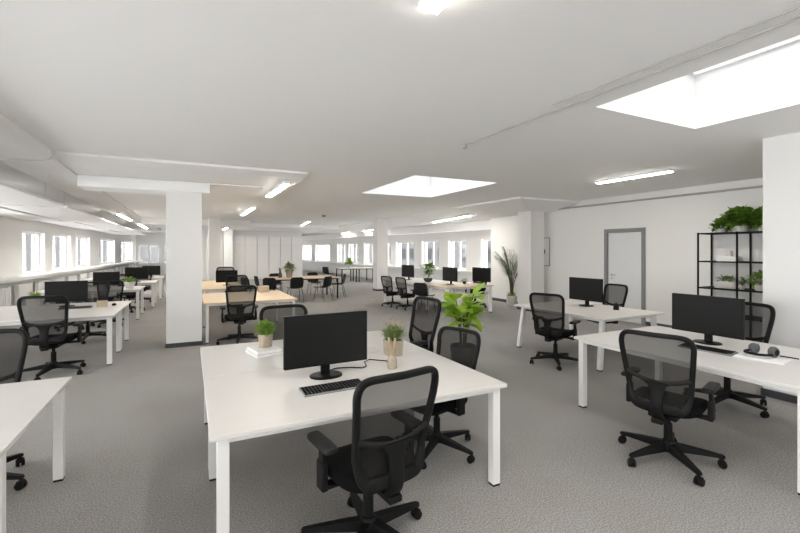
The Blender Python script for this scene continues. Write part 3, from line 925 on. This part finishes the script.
# lime plant on the floor
t = thing('potted_fig', 'large lime green leafy plant on the floor behind the centre desks', 'plant', (3.46, 4.92, 0), 0, None, 1.18)
pot_lathe([(.12, 0), (.13, .01), (.155, .30), (.145, .30), (.138, .27)], 'potd', t); soil(t, .14, .275)
b = B(); lf = B()
for k in range(11):
    a = 2 * PI * k / 11 * 2.4 + .3; l = rnd.uniform(.10, .22); h = rnd.uniform(.34, .70)
    top = (math.cos(a) * l, math.sin(a) * l, .28 + h)
    mid = (math.cos(a) * l * .35, math.sin(a) * l * .35, .28 + h * .55)
    b.tube([(math.cos(a) * .03, math.sin(a) * .03, .27), mid, top], [.009, .008, .005], seg=6)
    for q in range(6):
        f = .55 + .45 * q / 5
        P0 = Vector(mid).lerp(Vector(top), max(0, (f - .4) / .6))
        aa = a + (q % 2 * 2 - 1) * rnd.uniform(.3, 1.5)
        lf.leaf(P0, (math.cos(aa), math.sin(aa), rnd.uniform(.0, 1.0)), (0, 0, 1), rnd.uniform(.19, .27), rnd.uniform(.13, .18), droop=rnd.uniform(.1, .5), n=6, fold=.18)
b.build('stems', 'stem', t, smooth=True); lf.build('foliage', 'lime', t, smooth=True)

# palm by the right column
t = thing('potted_palm', 'tall slender palm in a floor pot behind the right column', 'plant', (8.88, 10.05, 0))
pot_lathe([(.13, 0), (.15, .02), (.17, .30), (.16, .30), (.15, .27)], 'potw', t); soil(t, .15, .28)
b = B(); lf = B()
for k in range(12):
    a = PI * (.55 + 1.05 * k / 11) + rnd.uniform(-.1, .1); l = rnd.uniform(.12, .58); h = rnd.uniform(1.2, 1.62) - l * .35
    pts = []
    for q in range(9):
        f = q / 8
        pts.append(Vector((math.cos(a) * (.04 + l * f ** 2.6), math.sin(a) * (.04 + l * f ** 2.6), .27 + h * (1.08 * f - .08 * f ** 4))))
    b.tube(pts, [.016 * (1 - .8 * i / 8) for i in range(9)], seg=6)
    for q in range(30):
        f = .48 + .52 * q / 29
        i = min(7, int(f * 8)); P0 = pts[i].lerp(pts[i + 1], f * 8 - i); dr = (pts[i + 1] - pts[i]).normalized()
        sd = dr.cross(Vector((0, 0, 1)))
        sd = sd.normalized() if sd.length > .02 else Vector((0, 1, 0))
        for sg in (-1, 1):
            v = dr * .8 + sd * sg * .95
            if v.x > .25: v.x = .25
            lf.leaf(P0, v, (0, 0, 1), .26 * (1.2 - .9 * abs(f - .72)), .020, droop=.55, n=3)
b.build('stems', 'stem', t, smooth=True); lf.build('fronds', 'palm', t)
tuft(60, .2, .10, .02, .8, 'grass', t, .28, name='undergrowth')

# ------------------------------------------------------------------ shelf unit with its things
t = thing('shelf_unit', 'tall open black metal shelf unit against the right wall', 'shelf', (8.93, 3.90, 0))
X0, X1 = -.23, .23; P = .0125
YS = (-1.18, -.54, .10, .74)
for y in YS:
    for x in (X0, X1):
        b = B(); b.box(x - P, x + P, y - P, y + P, 0, 2.03); b.build('post', 'blackm', t)
for z in (.08, .50, .99, 1.49, 2.02):
    b = B(); b.box(X0 + P, X1 - P, YS[0], YS[-1], z - .012, z); b.box(X0 - P, X0 + P, YS[0], YS[-1], z - .022, z + .003); b.box(X1 - P, X1 + P, YS[0], YS[-1], z - .022, z + .003)
    b.box(X0, X1, YS[0] - P, YS[0] + P, z - .022, z + .003); b.box(X0, X1, YS[-1] - P, YS[-1] + P, z - .022, z + .003)
    b.build('shelf', 'blackm', t)
def shelf_plant(label, x, y, z, n, rx, ry, rz, L, W, mat, pr, ph, potm='potw', cz=None, sd=1):
    t = thing('potted_plant', label, 'plant', (x, y, z), 0)
    pot_lathe([(pr * .75, 0), (pr * .85, .006), (pr, ph), (pr * .9, ph), (pr * .85, ph - .015)], potm, t); soil(t, pr * .86, ph - .01)
    b = B()
    for k in range(7):
        a = 2 * PI * k / 7
        b.tube([(0, 0, ph - .01), (math.cos(a) * rx * .3, math.sin(a) * ry * .3, ph + rz * .4), (math.cos(a) * rx * .75, math.sin(a) * ry * .75, ph + rz * .8)], .004, seg=5)
    b.build('stems', 'stem', t)
    bush(n, rx, ry, rz, (0, 0, cz or ph + rz * .7), L, W, mat, t, 'foliage', random.Random(sd))
    return t
Zs = 2.0235
shelf_plant('low leafy plant at the left on top of the black shelf', 8.87, 4.34, Zs, 120, .15, .13, .09, .10, .08, 'deep', .09, .07, sd=3)
shelf_plant('tallest full leafy plant on top of the black shelf, middle', 8.87, 4.02, Zs, 330, .22, .24, .18, .12, .10, 'deep', .12, .11, sd=4)
shelf_plant('leafy plant on top of the black shelf beside the white pier', 8.87, 3.64, Zs, 260, .22, .18, .16, .12, .10, 'deep', .12, .11, sd=5)
z = 1.4935
book('white book at the bottom of the stack on the black shelf', 8.86, 4.20, z, .22, .30, .035, 2)
book('white book in the middle of the stack on the black shelf', 8.86, 4.20, z + .0352, .22, .34, .03, -2)
book('white book on top of the stack on the black shelf', 8.86, 4.20, z + .0654, .20, .31, .028, 3)
t = thing('candle', 'small cream candle jar on the stacked books on the shelf', 'candle', (8.84, 4.18, z + .0936))
b = B(); b.lathe([(.05, 0), (.05, .10), (.045, .10), (.045, .085)], seg=18); b.build('jar', 'potw', t, smooth=True)
b = B(); b.lathe([(.044, .02), (.044, .086)], seg=18); b.build('wax', 'paper', t, smooth=True)
z = .9935
t = thing('trough_planter', 'pale trough planter with succulents on the lower shelf', 'plant', (8.86, 4.25, z))
b = B(); b.pad(0, 0, .08, .18, [(.015, 0), (.005, .01), (0, .13), (.008, .13), (.012, .115)], ex=5); b.build('trough', 'potw', t, smooth=True)
b = B(); b.pad(0, 0, .066, .166, [(0, .108), (.0, .118)], ex=5); b.build('soil', 'soil', t)
bush(130, .07, .14, .06, (0, 0, .16), .07, .03, 'deep', t)
shelf_plant('small sprig in a pale pot beside the trough on the lower shelf', 8.84, 3.99, z, 60, .06, .06, .07, .06, .03, 'deep', .045, .09, sd=7)
shelf_plant('light green plant on the lower shelf beside the white pier', 8.84, 3.72, z, 190, .15, .15, .13, .075, .05, 'grass', .08, .10, sd=8)

# framed picture
t = thing('picture', 'slim framed ink picture on the wall behind the right column', 'picture', (9.185, 9.10, 1.65), 0)
b = B(); w, h = .29, .41
b.box(-.012, .01, -w, -w + .018, -h, h); b.box(-.012, .01, w - .018, w, -h, h); b.box(-.012, .01, -w + .018, w - .018, -h, -h + .018); b.box(-.012, .01, -w + .018, w - .018, h - .018, h)
b.build('frame', 'doorf', t)
b = B(); b.box(-.008, .008, -w + .02, w - .02, -h + .02, h - .02); b.build('sheet', 'paper', t)
b = B(); b.rings([[(x, -.02 + .09 * math.cos(2 * PI * k / 14) * (1 + .3 * math.sin(3 * k)), .24 * math.sin(2 * PI * k / 14)) for k in range(14)] for x in (-.0095, -.0078)]); b.build('ink_shape', 'art', t)

# ------------------------------------------------------------------ tall cabinets at the back
GX = [(0.80, 1.22), (1.22, 1.64)] + [(2.17 + .663 * k, 2.17 + .663 * (k + 1)) for k in range(6)]
CL = ['narrow white tall cabinet left of the far column, first', 'narrow white tall cabinet left of the far column, second', 'white tall cabinet just right of the far column',
      'white tall cabinet second right of the far column', 'white tall cabinet third right of the far column', 'white tall cabinet fourth right of the far column',
      'white tall cabinet behind the leafy basket, last but one', 'white tall cabinet at the right end of the far cabinet row']
for (a, c), lab in zip(GX, CL):
    t = thing('cabinet', lab, 'cabinet', ((a + c) / 2, 25.8, 0), 0, 'white tall cabinets at the back')
    w = (c - a) / 2 - .008
    b = B(); b.box(-w, w, -.17, .195, 0, 2.5); b.build('body', 'trimw', t)
    b = B(); b.box(-w + .004, w - .004, -.195, -.1705, .06, 2.1); d = b.build('door', 'wall', t, bevel=.003)
    b = B(); b.cyl((w - .06, -.2, 1.05), (w - .06, -.222, 1.05), .014, seg=10); b.build('knob', 'steel', d)

# ------------------------------------------------------------------ small things on the far desks
t = thing('potted_grass_plant', 'small green grass in a white square pot left of the left monitor', 'plant', (-2.37, 9.2, .74))
b = B(); b.box(-.09, .09, -.09, .09, 0, .15); b.build('pot', 'potw', t, bevel=.006); b = B(); b.box(-.08, .08, -.08, .08, .149, .155); b.build('soil', 'soil', t)
tuft(110, .16, .07, .01, .5, 'grass', t, .15)
b = B(); b.box(-.075, .075, -.05, .05, 0, .10); tag(b.build('box', 'kraft', loc=(-1.33, 8.62, .74), rotz=R(8), bevel=.003), 'small kraft cube box on the left row desk corner', 'box')
b = B(); b.pad(0, 0, .032, .055, [(.006, 0), (0, .01), (.004, .028), (.02, .036)], ex=2.4, seg=20); tag(b.build('mouse', 'plastic', smooth=True, loc=(-1.18, 8.75, .74)), 'black mouse right of the kraft box on the left desk', 'mouse')
t = thing('potted_plant', 'small green plant in a white pot on the third left desk', 'plant', (-1.36, 12.5, .74))
pot_lathe([(.08, 0), (.085, .01), (.13, .16), (.12, .16), (.11, .14)], 'potw', t); soil(t, .11, .145); bush(90, .13, .13, .07, (0, 0, .20), .09, .05, 'grass', t)
b = B(); b.box(-.11, .11, -.10, .10, 0, .14); b.box(-.04, .04, -.102, -.0995, .07, .10)
tag(b.build('box', 'kraft', loc=(1.5, 9.98, .74), bevel=.004), 'kraft cardboard box at the back of the nearer light wood desk', 'box')
t = thing('plant_basket', 'leafy plant in a woven basket on the wood meeting table', 'plant', (3.10, 14.85, .74))
pot_lathe([(.08, 0), (.09, .01), (.13, .25), (.12, .25), (.11, .22)], 'pot', t, 'basket'); soil(t, .11, .225); bush(130, .15, .15, .12, (0, 0, .36), .14, .07, 'sage', t)
t = thing('glass_vase', 'small dark vase left of the leafy basket on the meeting table', 'vase', (2.80, 14.9, .74))
b = B(); b.lathe([(.05, 0), (.07, .06), (.06, .14), (.03, .2), (.035, .24)], seg=16); b.build('body', 'potd', t, smooth=True); tuft(24, .22, .02, .012, .9, 'palm', t, .22, name='stalks')
t = thing('potted_plant', 'small bonsai like plant in a black bowl on the white table', 'plant', (6.42, 10.95, .74))
pot_lathe([(.07, 0), (.12, .04), (.14, .11), (.125, .11), (.12, .09)], 'potd', t); soil(t, .12, .095)
b = B(); b.tube([(0, 0, .09), (.02, 0, .2), (-.02, 0, .3), (0, 0, .42)], [.016, .012, .01, .008]); b.build('stem', 'stem', t, smooth=True)
bush(120, .2, .2, .1, (0, 0, .44), .12, .07, 'deep', t); bush(50, .12, .12, .06, (0.02, 0, .24), .1, .06, 'deep', t, 'lower_leaves')
t = thing('potted_plant', 'tiny green plant between the two monitors on the wood topped table', 'plant', (6.95, 9.82, .74))
pot_lathe([(.04, 0), (.055, .07), (.05, .07), (.045, .06)], 'potd', t); soil(t, .046, .062); bush(50, .08, .08, .05, (0, 0, .1), .06, .03, 'grass', t)
t = thing('potted_plant', 'green plant on the far dark framed table', 'plant', (7.62, 21.3, .74))
pot_lathe([(.08, 0), (.10, .14), (.09, .14), (.085, .12)], 'potw', t); soil(t, .088, .125); bush(110, .18, .18, .15, (0, 0, .3), .16, .1, 'grass', t)

# ------------------------------------------------------------------ neighbouring houses seen through the glass
def house(label, x, y, w, d, h, rot):
    t = thing('building', label, 'building', (x, y, -6.0), rot)
    b = B(); b.box(-w / 2, w / 2, -d / 2, d / 2, 0, h); b.build('walls', 'facade', t)
    n = int(d / 2.6)
    for k in range(n):
        for z in (6.2, 9.2):
            b = B(); yy = -d / 2 + 1.4 + k * 2.6; b.box(-w / 2 - .03, -w / 2 + .05, yy - .6, yy + .6, z, z + 1.7); b.build('window', 'facade_dark', t)
house('grey building across the street behind the right far windows', 38, 54, 10, 46, 9.6, R(4))
house('grey building far off behind the windows at the far middle', 24, 112, 10, 36, 11.5, R(-90))
house('grey building far off behind the left windows', -17, 92, 10, 40, 11.0, R(-90))

# ------------------------------------------------------------------ daylight
w = bpy.data.worlds.new('overcast'); S.world = w
w.use_nodes = True
bg = w.node_tree.nodes['Background']
bg.inputs[0].default_value = (1.0, 0.99, 0.97, 1)
bg.inputs[1].default_value = 4.0
def portal(x, y, z, sx, sy, rot):
    l = bpy.data.lights.new('portal', 'AREA'); l.shape = 'RECTANGLE'; l.size = sx; l.size_y = sy
    l.cycles.is_portal = True
    o = bpy.data.objects.new('daylight_portal', l); COL.objects.link(o); o.location = (x, y, z); o.rotation_euler = rot
for x0, x1, y0, y1 in SK: portal((x0 + x1) / 2, (y0 + y1) / 2, H + .64, x1 - x0, y1 - y0, (0, 0, 0))
for xa in (-5.7 + 1.7, -5.7 + 4.45, -5.7 + 7.25, -5.7 + 10.05): portal(xa, -3.35, 1.5, 2.7, 2.84, (R(90), 0, 0))
for a, c in wl: portal(xl((a + c) / 2) - .4, (a + c) / 2, 1.62, 1.3, c - a, (0, R(-90), 0))
for a, c in wr:
    ym = (a + c) / 2; portal(10.8 - (ym - 11.2) * (2.63 / 25) + .4, ym, 1.5, 1.3, c - a, (0, R(90), 0))

# ------------------------------------------------------------------ camera
cam = bpy.data.cameras.new('camera'); co = bpy.data.objects.new('camera', cam); COL.objects.link(co)
cam.sensor_width = 36; cam.lens = 36 * 420 / 800
cam.shift_y = -16.5 / 800
co.location = (0, 0, 1.70)
co.rotation_euler = (R(90), 0, -math.atan2(210, 420))
S.camera = co
cam.clip_end = 300
S.view_settings.view_transform = 'Standard'
S.view_settings.look = 'None'
S.view_settings.gamma = 1
S.view_settings.exposure = 2.08
S.cycles.max_bounces = 14
S.cycles.diffuse_bounces = 8
S.cycles.transparent_max_bounces = 16
S.cycles.sample_clamp_indirect = 10
